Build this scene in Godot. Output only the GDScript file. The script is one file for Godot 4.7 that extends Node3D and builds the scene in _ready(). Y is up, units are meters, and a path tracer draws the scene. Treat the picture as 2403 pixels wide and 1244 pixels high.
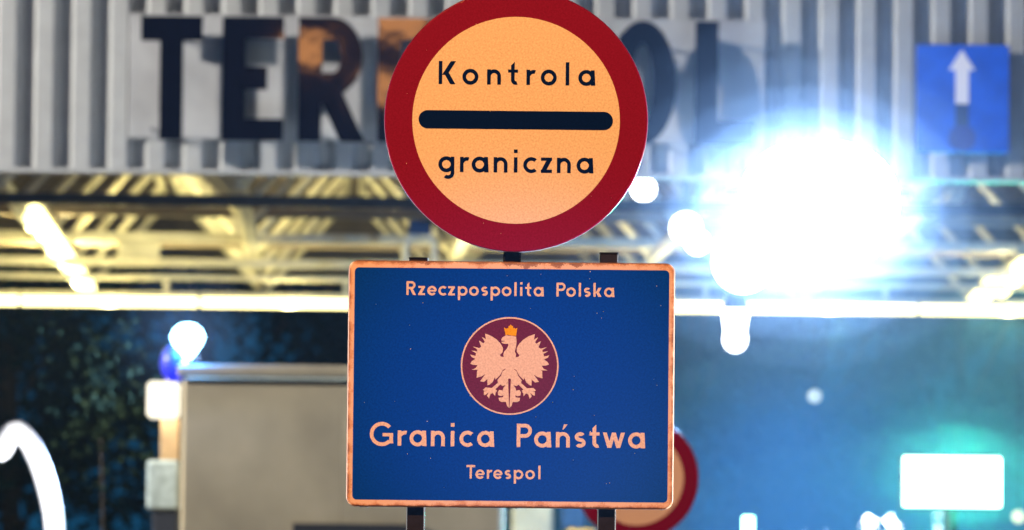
extends Node3D
# A border-control sign at night in the rain, long lens, wide aperture: the two signs are sharp, the terminal canopy 50 m away is not.

var M := {}
var rng := RandomNumberGenerator.new()

# ---------------------------------------------------------------- naming
var taken := {}

func numbered(called: String) -> String:
	if not taken.has(called):
		taken[called] = 0
		return called
	taken[called] += 1
	return "%s_%03d" % [called, taken[called]]

func tag(o: Node, label: String, category: String, group := "", kind := "") -> void:
	if label: o.set_meta("label", label)
	if category: o.set_meta("category", category)
	if group: o.set_meta("group", group)
	if kind: o.set_meta("kind", kind)

func thing(called: String, label: String, category: String, at := Vector3.ZERO, group := "") -> Node3D:
	var o := Node3D.new()
	o.name = numbered(called)
	add_child(o)
	o.position = at
	tag(o, label, category, group)
	return o

func put(called: String, mesh: Mesh, mat: Material, parent: Node, at := Vector3.ZERO, basis := Basis.IDENTITY) -> MeshInstance3D:
	var o := MeshInstance3D.new()
	o.mesh = mesh
	o.material_override = mat
	if parent == self:
		o.name = numbered(called)
	else:
		var n := called
		var i := 0
		while parent.has_node(NodePath(n)):
			i += 1
			n = "%s_%03d" % [called, i]
		o.name = n
	parent.add_child(o, true)
	o.transform = Transform3D(basis, at)
	return o

# ---------------------------------------------------------------- meshes
func tri(st: SurfaceTool, a: Vector3, b: Vector3, c: Vector3, na: Vector3, nb: Vector3, nc: Vector3, ua := Vector2.ZERO, ub := Vector2.ZERO, uc := Vector2.ZERO) -> void:
	var order := [[a, na, ua], [b, nb, ub], [c, nc, uc]]
	if (b - a).cross(c - a).dot(na + nb + nc) > 0.0:
		order = [[a, na, ua], [c, nc, uc], [b, nb, ub]]
	for v in order:
		st.set_normal(v[1])
		st.set_uv(v[2])
		st.add_vertex(v[0])

func quad(st: SurfaceTool, a: Vector3, b: Vector3, c: Vector3, d: Vector3, n: Vector3) -> void:
	tri(st, a, b, c, n, n, n)
	tri(st, a, c, d, n, n, n)

func begin() -> SurfaceTool:
	var st := SurfaceTool.new()
	st.begin(Mesh.PRIMITIVE_TRIANGLES)
	return st

# A box with chamfered edges.
func box(size: Vector3, ch := 0.0) -> ArrayMesh:
	var st := begin()
	add_box(st, Vector3.ZERO, size, ch)
	return st.commit()

func add_box(st: SurfaceTool, at: Vector3, size: Vector3, ch := 0.0) -> void:
	var h := size / 2.0
	ch = minf(ch, minf(h.x, minf(h.y, h.z)) * 0.9)
	for ax in 3:
		var u := (ax + 1) % 3
		var w := (ax + 2) % 3
		for s in [-1.0, 1.0]:
			var n := Vector3.ZERO
			n[ax] = s
			var p := []
			for q in [[-1, -1], [1, -1], [1, 1], [-1, 1]]:
				var v := Vector3.ZERO
				v[ax] = s * h[ax]
				v[u] = q[0] * (h[u] - ch)
				v[w] = q[1] * (h[w] - ch)
				p.append(at + v)
			quad(st, p[0], p[1], p[2], p[3], n)
	if ch <= 0.0:
		return
	for ax in 3:
		var u := (ax + 1) % 3
		var w := (ax + 2) % 3
		for su in [-1.0, 1.0]:
			for sw in [-1.0, 1.0]:
				var n := Vector3.ZERO
				n[u] = su
				n[w] = sw
				var p := []
				for e in [[-1.0, 0], [1.0, 0], [1.0, 1], [-1.0, 1]]:
					var v := Vector3.ZERO
					v[ax] = e[0] * (h[ax] - ch)
					v[u] = su * (h[u] if e[1] == 0 else h[u] - ch)
					v[w] = sw * (h[w] - ch if e[1] == 0 else h[w])
					p.append(at + v)
				quad(st, p[0], p[1], p[2], p[3], n.normalized())
	for sx in [-1.0, 1.0]:
		for sy in [-1.0, 1.0]:
			for sz in [-1.0, 1.0]:
				var s := Vector3(sx, sy, sz)
				var n := s.normalized()
				tri(st, at + s * Vector3(h.x, h.y - ch, h.z - ch), at + s * Vector3(h.x - ch, h.y, h.z - ch), at + s * Vector3(h.x - ch, h.y - ch, h.z), n, n, n)

func add_tube(st: SurfaceTool, pts: Array, r: float, n := 10) -> void:
	var rings := []
	for i in pts.size():
		var d: Vector3 = (pts[mini(i + 1, pts.size() - 1)] - pts[maxi(i - 1, 0)]).normalized()
		var side := d.cross(Vector3.UP if absf(d.y) < 0.95 else Vector3.RIGHT).normalized()
		var up := side.cross(d)
		var ring := []
		for k in n:
			var a := TAU * k / n
			ring.append([pts[i] + (side * cos(a) + up * sin(a)) * r, side * cos(a) + up * sin(a)])
		rings.append(ring)
	for i in pts.size() - 1:
		for k in n:
			var a = rings[i][k]
			var b = rings[i][(k + 1) % n]
			var c = rings[i + 1][(k + 1) % n]
			var d = rings[i + 1][k]
			tri(st, a[0], b[0], c[0], a[1], b[1], c[1])
			tri(st, a[0], c[0], d[0], a[1], c[1], d[1])
	for e in [0, pts.size() - 1]:
		var nn: Vector3 = (pts[0] - pts[1]).normalized() if e == 0 else (pts[-1] - pts[-2]).normalized()
		for k in n:
			tri(st, pts[e], rings[e][k][0], rings[e][(k + 1) % n][0], nn, nn, nn)

func tube(pts: Array, r: float, n := 10) -> ArrayMesh:
	var st := begin()
	add_tube(st, pts, r, n)
	return st.commit()

# A lathe round the z axis: profile of (radius, z, normal radius, normal z).
func lathe(prof: Array, n := 96) -> ArrayMesh:
	var st := begin()
	for i in prof.size() - 1:
		var p: Vector4 = prof[i]
		var q: Vector4 = prof[i + 1]
		for k in n:
			var a := TAU * k / n
			var b := TAU * (k + 1) / n
			var P := func(v: Vector4, t: float) -> Vector3: return Vector3(cos(t) * v.x, sin(t) * v.x, v.y)
			var N := func(v: Vector4, t: float) -> Vector3: return Vector3(cos(t) * v.z, sin(t) * v.z, v.w).normalized()
			if q.x > 0.0:
				tri(st, P.call(p, a), P.call(q, a), P.call(q, b), N.call(p, a), N.call(q, a), N.call(q, b))
			if p.x > 0.0:
				tri(st, P.call(p, a), P.call(q, b), P.call(p, b), N.call(p, a), N.call(q, b), N.call(p, b))
	return st.commit()

# An outline in x and y with a thickness towards +z, uv = xy.
func prism(outline: PackedVector2Array, depth: float, uv_size := Vector2.ONE) -> ArrayMesh:
	var st := begin()
	add_prism(st, outline, 0.0, depth, uv_size)
	return st.commit()

func add_prism(st: SurfaceTool, outline: PackedVector2Array, z0: float, depth: float, uv_size := Vector2.ONE) -> void:
	var ids := Geometry2D.triangulate_polygon(outline)
	var U := func(p: Vector2) -> Vector2: return Vector2(p.x / uv_size.x + 0.5, 0.5 - p.y / uv_size.y)
	for s in [1.0, -1.0]:
		var z: float = z0 + depth if s > 0.0 else z0
		var n := Vector3(0, 0, s)
		for i in range(0, ids.size(), 3):
			var a := outline[ids[i]]
			var b := outline[ids[i + 1]]
			var c := outline[ids[i + 2]]
			tri(st, Vector3(a.x, a.y, z), Vector3(b.x, b.y, z), Vector3(c.x, c.y, z), n, n, n, U.call(a), U.call(b), U.call(c))
	var turn := 1.0 if Geometry2D.is_polygon_clockwise(outline) else -1.0
	for i in outline.size():
		var a := outline[i]
		var b := outline[(i + 1) % outline.size()]
		var e := (b - a).normalized()
		var n := Vector3(-e.y, e.x, 0) * turn
		quad(st, Vector3(a.x, a.y, z0), Vector3(b.x, b.y, z0), Vector3(b.x, b.y, z0 + depth), Vector3(a.x, a.y, z0 + depth), n)

func rounded(w: float, h: float, r: float, n := 8) -> PackedVector2Array:
	var out := PackedVector2Array()
	for c in 4:
		var centre := Vector2((w / 2 - r) * (1 if c in [0, 3] else -1), (h / 2 - r) * (1 if c in [0, 1] else -1))
		for k in n + 1:
			out.append(centre + Vector2.from_angle((c + float(k) / n) * PI / 2) * r)
	return out

# A plate with a rounded rectangle's outline whose edge rolls back: [inset, z] steps, the first one is the flat face.
func rolled_plate(w: float, h: float, r: float, steps: Array, uv_size: Vector2) -> ArrayMesh:
	var st := begin()
	var rings := []
	for s in steps:
		rings.append(rounded(w - 2 * s[0], h - 2 * s[0], maxf(r - s[0], 0.002), 8))
	var U := func(p: Vector2) -> Vector2: return Vector2(p.x / uv_size.x + 0.5, 0.5 - p.y / uv_size.y)
	var m: int = rings[0].size()
	var f := Vector3(0, 0, steps[0][1])
	for k in m:
		var a: Vector2 = rings[0][k]
		var b: Vector2 = rings[0][(k + 1) % m]
		tri(st, f, Vector3(a.x, a.y, f.z), Vector3(b.x, b.y, f.z), Vector3.BACK, Vector3.BACK, Vector3.BACK, U.call(Vector2.ZERO), U.call(a), U.call(b))
	for i in steps.size() - 1:
		var slope := Vector2(steps[i][1] - steps[i + 1][1], steps[i][0] - steps[i + 1][0]).normalized()
		for k in m:
			var k2 := (k + 1) % m
			var a: Vector2 = rings[i][k]
			var b: Vector2 = rings[i][k2]
			var c: Vector2 = rings[i + 1][k2]
			var d: Vector2 = rings[i + 1][k]
			var e := (d - c).normalized() if (d - c).length() > 1e-6 else (a - b).normalized()
			var o := Vector2(-e.y, e.x)
			if o.dot(c) < 0: o = -o
			var n := Vector3(o.x * slope.x, o.y * slope.x, slope.y).normalized()
			var za: float = steps[i][1]
			var zb: float = steps[i + 1][1]
			tri(st, Vector3(a.x, a.y, za), Vector3(b.x, b.y, za), Vector3(c.x, c.y, zb), n, n, n, U.call(a), U.call(b), U.call(c))
			tri(st, Vector3(a.x, a.y, za), Vector3(c.x, c.y, zb), Vector3(d.x, d.y, zb), n, n, n, U.call(a), U.call(c), U.call(d))
	return st.commit()

# ---------------------------------------------------------------- materials
func mat(albedo: Color, rough := 0.6, metal := 0.0) -> StandardMaterial3D:   # albedo is given in linear values
	var m := StandardMaterial3D.new()
	m.albedo_color = albedo.linear_to_srgb()
	m.roughness = rough
	m.metallic = metal
	return m

func glow(c: Color, e: float) -> StandardMaterial3D:
	var m := mat(Color(0.04, 0.04, 0.04), 0.4)
	m.emission_enabled = true
	m.emission = c.linear_to_srgb()
	m.emission_energy_multiplier = e
	return m

func noise(freq: float, seed_: int, oct := 4) -> FastNoiseLite:
	var n := FastNoiseLite.new()
	n.seed = seed_
	n.noise_type = FastNoiseLite.TYPE_SIMPLEX_SMOOTH
	n.frequency = freq
	n.fractal_octaves = oct
	return n

# A tileable grey grain round white, to lie over a colour.
func grain(size: int, freq: float, lo: float, hi: float, seed_: int, oct := 4) -> NoiseTexture2D:
	var t := NoiseTexture2D.new()
	t.width = size
	t.height = size
	t.seamless = true
	t.noise = noise(freq, seed_, oct)
	var g := Gradient.new()
	g.set_color(0, Color(lo, lo, lo))
	g.set_color(1, Color(hi, hi, hi))
	t.color_ramp = g
	return t

func weathered(albedo: Color, rough: float, scale: float, tex: Texture2D, metal := 0.0) -> StandardMaterial3D:
	var m := mat(albedo, rough, metal)
	m.albedo_texture = tex
	m.uv1_triplanar = true
	m.uv1_scale = Vector3.ONE * scale
	return m

# The reflective sheeting of a traffic sign: fine cells and faint mottling.
func sheeting(albedo: Color, rough: float, tex: Texture2D) -> StandardMaterial3D:
	var m := weathered(albedo, rough, 1.7, tex)
	m.metallic_specular = 0.15
	return m

# Rusty white border of the name board: rust is matter on the rim, worn through in blotches along the edge.
func rusty_border(w: float, h: float) -> ImageTexture:
	var iw := 768
	var ih := 576
	var im := Image.create(iw, ih, false, Image.FORMAT_RGB8)
	var big := noise(0.022, 3, 4)
	var fine := noise(0.22, 8, 3)
	var streak := noise(0.09, 21, 3)
	var paint := Color(0.60, 0.465, 0.36)
	var tan_ := Color(0.47, 0.25, 0.13)
	var rust := Color(0.16, 0.065, 0.04)
	for y in ih:
		for x in iw:
			var dx := minf(x, iw - 1 - x) / iw * w
			var dy := minf(y, ih - 1 - y) / ih * h
			var d := minf(dx, dy)
			if d > 0.03:
				continue
			var n := big.get_noise_2d(x, y) + 0.45 * fine.get_noise_2d(x, y)
			var worn := clampf((0.0125 - d) / 0.005 + n * 2.2, 0.0, 1.0)
			var blot := clampf((n + 0.25 * streak.get_noise_2d(x * 0.4, y * 2.0) - 0.22) * 4.0, 0.0, 1.0)
			var c := paint.lerp(tan_, maxf(worn * 0.85, blot * 0.8))
			var deep := clampf((0.0062 - d) / 0.0025 + n * 2.6, 0.0, 1.0)
			c = c.lerp(rust, deep * 0.85)
			# three worn-through places on the top edge, below the pole and the posts
			if y < ih / 2:
				var px := (float(x) / iw - 0.5) * w
				for s in [Vector3(0.035, 0.065, 0.017), Vector3(-0.005, 0.035, 0.007), Vector3(-0.27, 0.03, 0.012), Vector3(0.17, 0.10, 0.011), Vector3(-0.16, 0.012, 0.010)]:
					var q: float = absf(px - s.x) / s.y
					var edge: float = s.z * (1.0 - q * q) * (1.0 + 1.6 * n)
					if q < 1.0 and d < edge:
						c = c.lerp(rust, 0.75)
			im.set_pixel(x, y, c.linear_to_srgb())
	return ImageTexture.create_from_image(im)

func materials() -> void:
	var cells := grain(256, 0.30, 0.82, 1.0, 5, 2)
	var blot := grain(512, 0.02, 0.74, 1.0, 9, 5)
	var soft := grain(512, 0.006, 0.85, 1.0, 12, 4)
	var faint := grain(512, 0.01, 0.93, 1.0, 14, 4)
	M.white_film = sheeting(Color(0.80, 0.76, 0.72), 0.3, cells)
	M.red_film = sheeting(Color(0.215, 0.010, 0.07), 0.2, cells)
	M.navy_film = sheeting(Color(0.002, 0.016, 0.14), 0.2, cells)
	M.navy_film.metallic_specular = 0.08
	M.blue_film = sheeting(Color(0.001, 0.06, 0.50), 0.2, cells)
	M.maroon_film = sheeting(Color(0.13, 0.020, 0.085), 0.25, cells)
	M.gold_film = sheeting(Color(0.80, 0.42, 0.03), 0.5, cells)
	M.tan_film = sheeting(Color(0.74, 0.62, 0.54), 0.3, cells)
	M.sign_back = weathered(Color(0.35, 0.36, 0.37), 0.4, 3.0, blot, 0.7)
	M.sign_edge = mat(Color(0.5, 0.5, 0.52), 0.3, 0.85)
	M.pole = weathered(Color(0.008, 0.011, 0.026), 0.5, 4.0, blot)
	M.pole.metallic_specular = 0.25
	M.cladding = weathered(Color(0.36, 0.36, 0.355), 0.38, 0.7, faint)
	M.backing = weathered(Color(0.38, 0.375, 0.375), 0.6, 0.5, soft)
	M.letter_face = weathered(Color(0.004, 0.004, 0.010), 0.03, 1.0, blot)
	M.letter_face.metallic_specular = 0.35
	var wavy := NoiseTexture2D.new()
	wavy.width = 256
	wavy.height = 256
	wavy.seamless = true
	wavy.as_normal_map = true
	wavy.bump_strength = 1.2
	wavy.noise = noise(0.02, 41, 2)
	M.letter_face.normal_enabled = true
	M.letter_face.normal_texture = wavy
	M.letter_face.normal_scale = 0.02
	M.arrow_blue = weathered(Color(0.001, 0.10, 0.66), 0.45, 1.0, soft)
	M.arrow_white = mat(Color(0.75, 0.72, 0.78), 0.5)
	M.arrow_lower = weathered(Color(0.05, 0.13, 0.45), 0.5, 9.0, grain(256, 0.08, 0.3, 1.0, 31, 3))
	M.arrow_disc = weathered(Color(0.03, 0.06, 0.35), 0.5, 6.0, blot)
	M.cream_steel = weathered(Color(0.78, 0.72, 0.56), 0.5, 0.8, soft)
	M.dark_steel = weathered(Color(0.03, 0.035, 0.05), 0.5, 0.8, soft)
	M.purlin = weathered(Color(0.28, 0.22, 0.16), 0.6, 0.8, soft)
	M.deck = weathered(Color(0.12, 0.036, 0.028), 0.7, 0.5, blot)
	M.truck = weathered(Color(0.49, 0.405, 0.255), 0.55, 0.35, soft)
	M.truck_pale = weathered(Color(0.55, 0.5, 0.42), 0.5, 0.6, soft)
	M.rubber = mat(Color(0.02, 0.02, 0.022), 0.8)
	M.chrome = mat(Color(0.6, 0.6, 0.62), 0.25, 0.9)
	M.red_lens = mat(Color(0.3, 0.01, 0.01), 0.2)
	M.white_paint = weathered(Color(0.80, 0.79, 0.77), 0.35, 1.0, soft)
	M.tan_panel = weathered(Color(0.62, 0.42, 0.22), 0.6, 1.0, soft)
	M.pale_panel = weathered(Color(0.55, 0.66, 0.66), 0.5, 1.0, blot)
	M.yellow_paint = weathered(Color(0.75, 0.50, 0.06), 0.5, 1.0, soft)
	M.blue_paint = weathered(Color(0.01, 0.06, 0.22), 0.5, 1.0, soft)
	M.asphalt = weathered(Color(0.045, 0.046, 0.05), 0.45, 0.4, blot)
	M.concrete = weathered(Color(0.28, 0.27, 0.26), 0.8, 0.6, blot)
	M.bark = weathered(Color(0.06, 0.045, 0.035), 0.9, 2.0, blot)
	M.leaf = mat(Color(0.010, 0.034, 0.036), 0.6)
	M.leaf.metallic_specular = 0.15
	M.leaf.backlight_enabled = true
	M.leaf.backlight = Color(0.05, 0.1, 0.05)
	M.leaf_pale = mat(Color(0.020, 0.034, 0.018), 0.9)
	M.leaf_pale.metallic_specular = 0.1
	M.housing = mat(Color(0.06, 0.06, 0.065), 0.5, 0.3)
	M.water = mat(Color(0.9, 0.9, 0.9), 0.05)
	M.water.metallic_specular = 0.9

# ---------------------------------------------------------------- lights
func lamp_light(kind: Light3D, called: String, parent: Node, at: Vector3, c: Color, e: float, size := 0.1) -> Light3D:
	kind.name = called
	kind.light_color = c.linear_to_srgb()
	kind.light_energy = e
	kind.light_size = size
	kind.shadow_enabled = true
	if kind is OmniLight3D:
		kind.omni_range = 400.0
		kind.omni_attenuation = 2.0
	if kind is SpotLight3D:
		kind.spot_range = 400.0
		kind.spot_attenuation = 2.0
	parent.add_child(kind, true)
	kind.position = at
	return kind

func aim(l: Node3D, to: Vector3) -> void:
	l.look_at_from_position(l.global_position, to, Vector3.UP if absf((to - l.global_position).normalized().y) < 0.99 else Vector3.RIGHT)

# ---------------------------------------------------------------- lettering: strokes with a capital height of 1
func par(x0: float, y0: float, x1: float, y1: float, w: float) -> PackedVector2Array:
	return PackedVector2Array([Vector2(x0, y0), Vector2(x0 + w, y0), Vector2(x1 + w, y1), Vector2(x1, y1)])

func bar(x0: float, y0: float, x1: float, y1: float) -> PackedVector2Array:
	return PackedVector2Array([Vector2(x0, y0), Vector2(x1, y0), Vector2(x1, y1), Vector2(x0, y1)])

func arc(cx: float, cy: float, rx: float, ry: float, a0: float, a1: float, t: float) -> PackedVector2Array:
	var n := maxi(4, int(absf(a1 - a0) / 9.0))
	var out := PackedVector2Array()
	var back := PackedVector2Array()
	for k in n + 1:
		var a := deg_to_rad(lerpf(a0, a1, float(k) / n))
		var d := Vector2(cos(a), sin(a))
		out.append(Vector2(cx + d.x * (rx + t / 2), cy + d.y * (ry + t / 2)))
		back.append(Vector2(cx + d.x * (rx - t / 2), cy + d.y * (ry - t / 2)))
	back.reverse()
	out.append_array(back)
	return out

func strokes(ch: String, t: float) -> Array:
	var X := 0.66
	var r := 0.345 - t / 2
	match ch:
		"K": return [bar(0, 0, t, 1), par(t * 0.9, 0.40, 0.52, 1.0, 0.225), par(0.50, 0.0, 0.20, 0.52, 0.225)]
		"R": return [bar(0, 0, t, 1), bar(t, 1 - t, 0.36, 1), bar(t, 0.43, 0.36, 0.43 + t), arc(0.36, 0.715, 0.285 - t / 2, 0.285 - t / 2, -90, 90, t), par(0.49, 0, 0.24, 0.47, 0.21)]
		"P": return [bar(0, 0, t, 1), bar(t, 1 - t, 0.36, 1), bar(t, 0.40, 0.36, 0.40 + t), arc(0.36, 0.70, 0.29 - t / 2, 0.30 - t / 2, -90, 90, t)]
		"G": return [arc(0.5, 0.5, 0.52 - t / 2, 0.52 - t / 2, 42, 318, t), bar(0.53, 0.40, 0.98, 0.40 + t * 0.9), bar(0.98 - t, 0.16, 0.98, 0.42), par(0.84, 0.10, 0.98 - t, 0.20, t)]
		"T": return [bar(0, 1 - t, 0.64, 1), bar(0.32 - t / 2, 0, 0.32 + t / 2, 1 - t * 0.5)]
		"a": return [arc(0.345, 0.33, r, r, 0, 360, t), PackedVector2Array([Vector2(0.69 - t, X), Vector2(0.70, X), Vector2(0.735, -0.005), Vector2(0.70 - t, 0)])]
		"c": return [arc(0.345, 0.33, r, r, 47, 313, t)]
		"e": return [arc(0.335, 0.33, r - 0.01, r, 0, 322, t), bar(t * 0.7, 0.33 - t * 0.42, 0.69 - t * 0.5, 0.33 + t * 0.36)]
		"g": return [arc(0.345, 0.33, r, r, 0, 360, t), bar(0.69 - t, -0.03, 0.69, X), arc(0.42, -0.03, 0.27 - t / 2, 0.27 - t / 2, -132, 0, t)]
		"i": return [bar(0, 0, t, X), bar(0, 0.84, t, 0.84 + t)]
		"k": return [bar(0, 0, t, 1), par(t * 0.9, 0.28, 0.36, X, 0.22), par(0.36, 0, 0.16, 0.36, 0.22)]
		"l": return [bar(0, 0, t, 1)]
		"n", "ń":
			var out := [bar(0, 0, t, X), arc(0.30, 0.36, 0.30 - t / 2, 0.30 - t / 2, 0, 165, t), bar(0.60 - t, 0, 0.60, 0.37)]
			if ch == "ń": out.append(PackedVector2Array([Vector2(0.28, 0.77), Vector2(0.33, 0.77), Vector2(0.49, 0.99), Vector2(0.34, 0.99)]))
			return out
		"o": return [arc(0.345, 0.33, r, r, 0, 360, t)]
		"p": return [arc(0.345, 0.33, r, r, 0, 360, t), bar(0, -0.34, t, X)]
		"r": return [bar(0, 0, t, X), arc(0.31, 0.36, 0.30 - t / 2, 0.29 - t / 2, 72, 165, t)]
		"s": return [arc(0.235, X - t / 2 - 0.123, 0.155, 0.123, 38, 270, t), arc(0.235, t / 2 + 0.124, 0.155, 0.124, -142, 90, t)]
		"t": return [PackedVector2Array([Vector2(0.13, 0.2), Vector2(0.13 + t, 0.2), Vector2(0.13 + t, 1.0), Vector2(0.13, 0.84)]), bar(0, X - t * 0.85, 0.43, X), arc(0.13 + t / 2 + 0.135, 0.135 + t / 2, 0.135, 0.135, 178, 290, t)]
		"w": return [par(0.20, 0, 0.0, X, t * 1.05), par(0.20, 0, 0.39, X, t * 1.05), par(0.58, 0, 0.39, X, t * 1.05), par(0.58, 0, 0.78, X, t * 1.05)]
		"z": return [bar(0, X - t * 0.88, 0.48, X), bar(0, 0, 0.48, t * 0.88), par(0.0, t * 0.5, 0.26, X - t * 0.5, 0.22)]
	return []

# A line of letters: [letter, left edge] pairs in millimetres from the plate's middle.
func letters(parent: Node, text: Array, base: float, cap: float, t: float, m: Material, z: float) -> void:
	for pair in text:
		var st := begin()
		var step := 0.0
		for poly in strokes(pair[0], t):
			var scaled := PackedVector2Array()
			for p in poly:
				scaled.append(p * cap)
			add_prism(st, scaled, 0.0, 0.0006 + step)
			step += 0.0002
		put("letter", st.commit(), m, parent, Vector3(pair[1] * 0.001, base, z))

# ---------------------------------------------------------------- the signs in focus
func disc_n(r: float, depth: float, n: int) -> ArrayMesh:
	return lathe([Vector4(0, depth, 0, 1), Vector4(r, depth, 0, 1), Vector4(r, depth, 1, 0), Vector4(r, 0, 1, 0)], n)

func disc(r: float, depth: float) -> ArrayMesh:
	return lathe([Vector4(0, depth, 0, 1), Vector4(r, depth, 0, 1), Vector4(r, depth, 1, 0), Vector4(r, 0, 1, 0)])

func round_plate(parent: Node, r: float, inner: float) -> void:
	var face := lathe([Vector4(0, 0, 0, 1), Vector4(r - 0.004, 0, 0, 1), Vector4(r - 0.0012, -0.0012, 0.7, 0.7), Vector4(r, -0.004, 1, 0)])
	put("red_ring", face, M.red_film, parent)
	var rim := lathe([Vector4(r, -0.004, 1, 0), Vector4(r + 0.0008, -0.006, 1, 0), Vector4(r + 0.0008, -0.024, 1, 0), Vector4(r - 0.006, -0.026, 0, -1), Vector4(0, -0.026, 0, -1)])
	put("rim", rim, M.sign_edge, parent)
	put("white_disc", disc(inner, 0.0006), M.white_film, parent, Vector3(0, 0, 0.0002))

func round_sign() -> void:
	var s := thing("round_border_sign", "round red ringed sign lettered Kontrola graniczna above the blue board", "road sign", Vector3(0.008, 3.162, -17.2))
	round_plate(s, 0.400, 0.315)
	put("centre_bar", prism(rounded(0.590, 0.056, 0.028, 12), 0.0006), M.navy_film, s, Vector3(-0.001, 0.0, 0.001))
	var z := 0.001
	letters(s, [["K", -236.5], ["o", -164.5], ["n", -89.5], ["t", -26.0], ["r", 30.0], ["o", 73.5], ["l", 149.0], ["a", 187.5]], 0.1075, 0.0705, 0.157, M.navy_film, z)
	letters(s, [["g", -234.5], ["r", -169.0], ["a", -133.5], ["n", -67.0], ["i", -5.5], ["c", 23.0], ["z", 76.5], ["n", 125.0], ["a", 184.5]], -0.1595, 0.0705, 0.157, M.navy_film, z)
	put("pole", box(Vector3(0.054, 1.05, 0.04), 0.006), M.pole, s, Vector3(-0.008, -0.50, -0.075))
	for y in [0.2, -0.2]:
		put("mounting_rail", box(Vector3(0.5, 0.04, 0.025), 0.004), M.sign_back, s, Vector3(0, y, -0.04))

func mirror(p: PackedVector2Array) -> PackedVector2Array:
	var out := PackedVector2Array()
	for v in p:
		out.append(Vector2(-v.x, v.y))
	return out

# The eagle's outlines, in units of a thousandth of 1/4.607 of the photograph's pixels about the shield's middle (y down), turned to metres.
func outline(xy: Array, centre: Vector2) -> PackedVector2Array:
	var out := PackedVector2Array()
	for i in range(0, xy.size(), 2):
		out.append(Vector2(xy[i] - centre.x, centre.y - xy[i + 1]) * 0.0002797)
	return out

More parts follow.
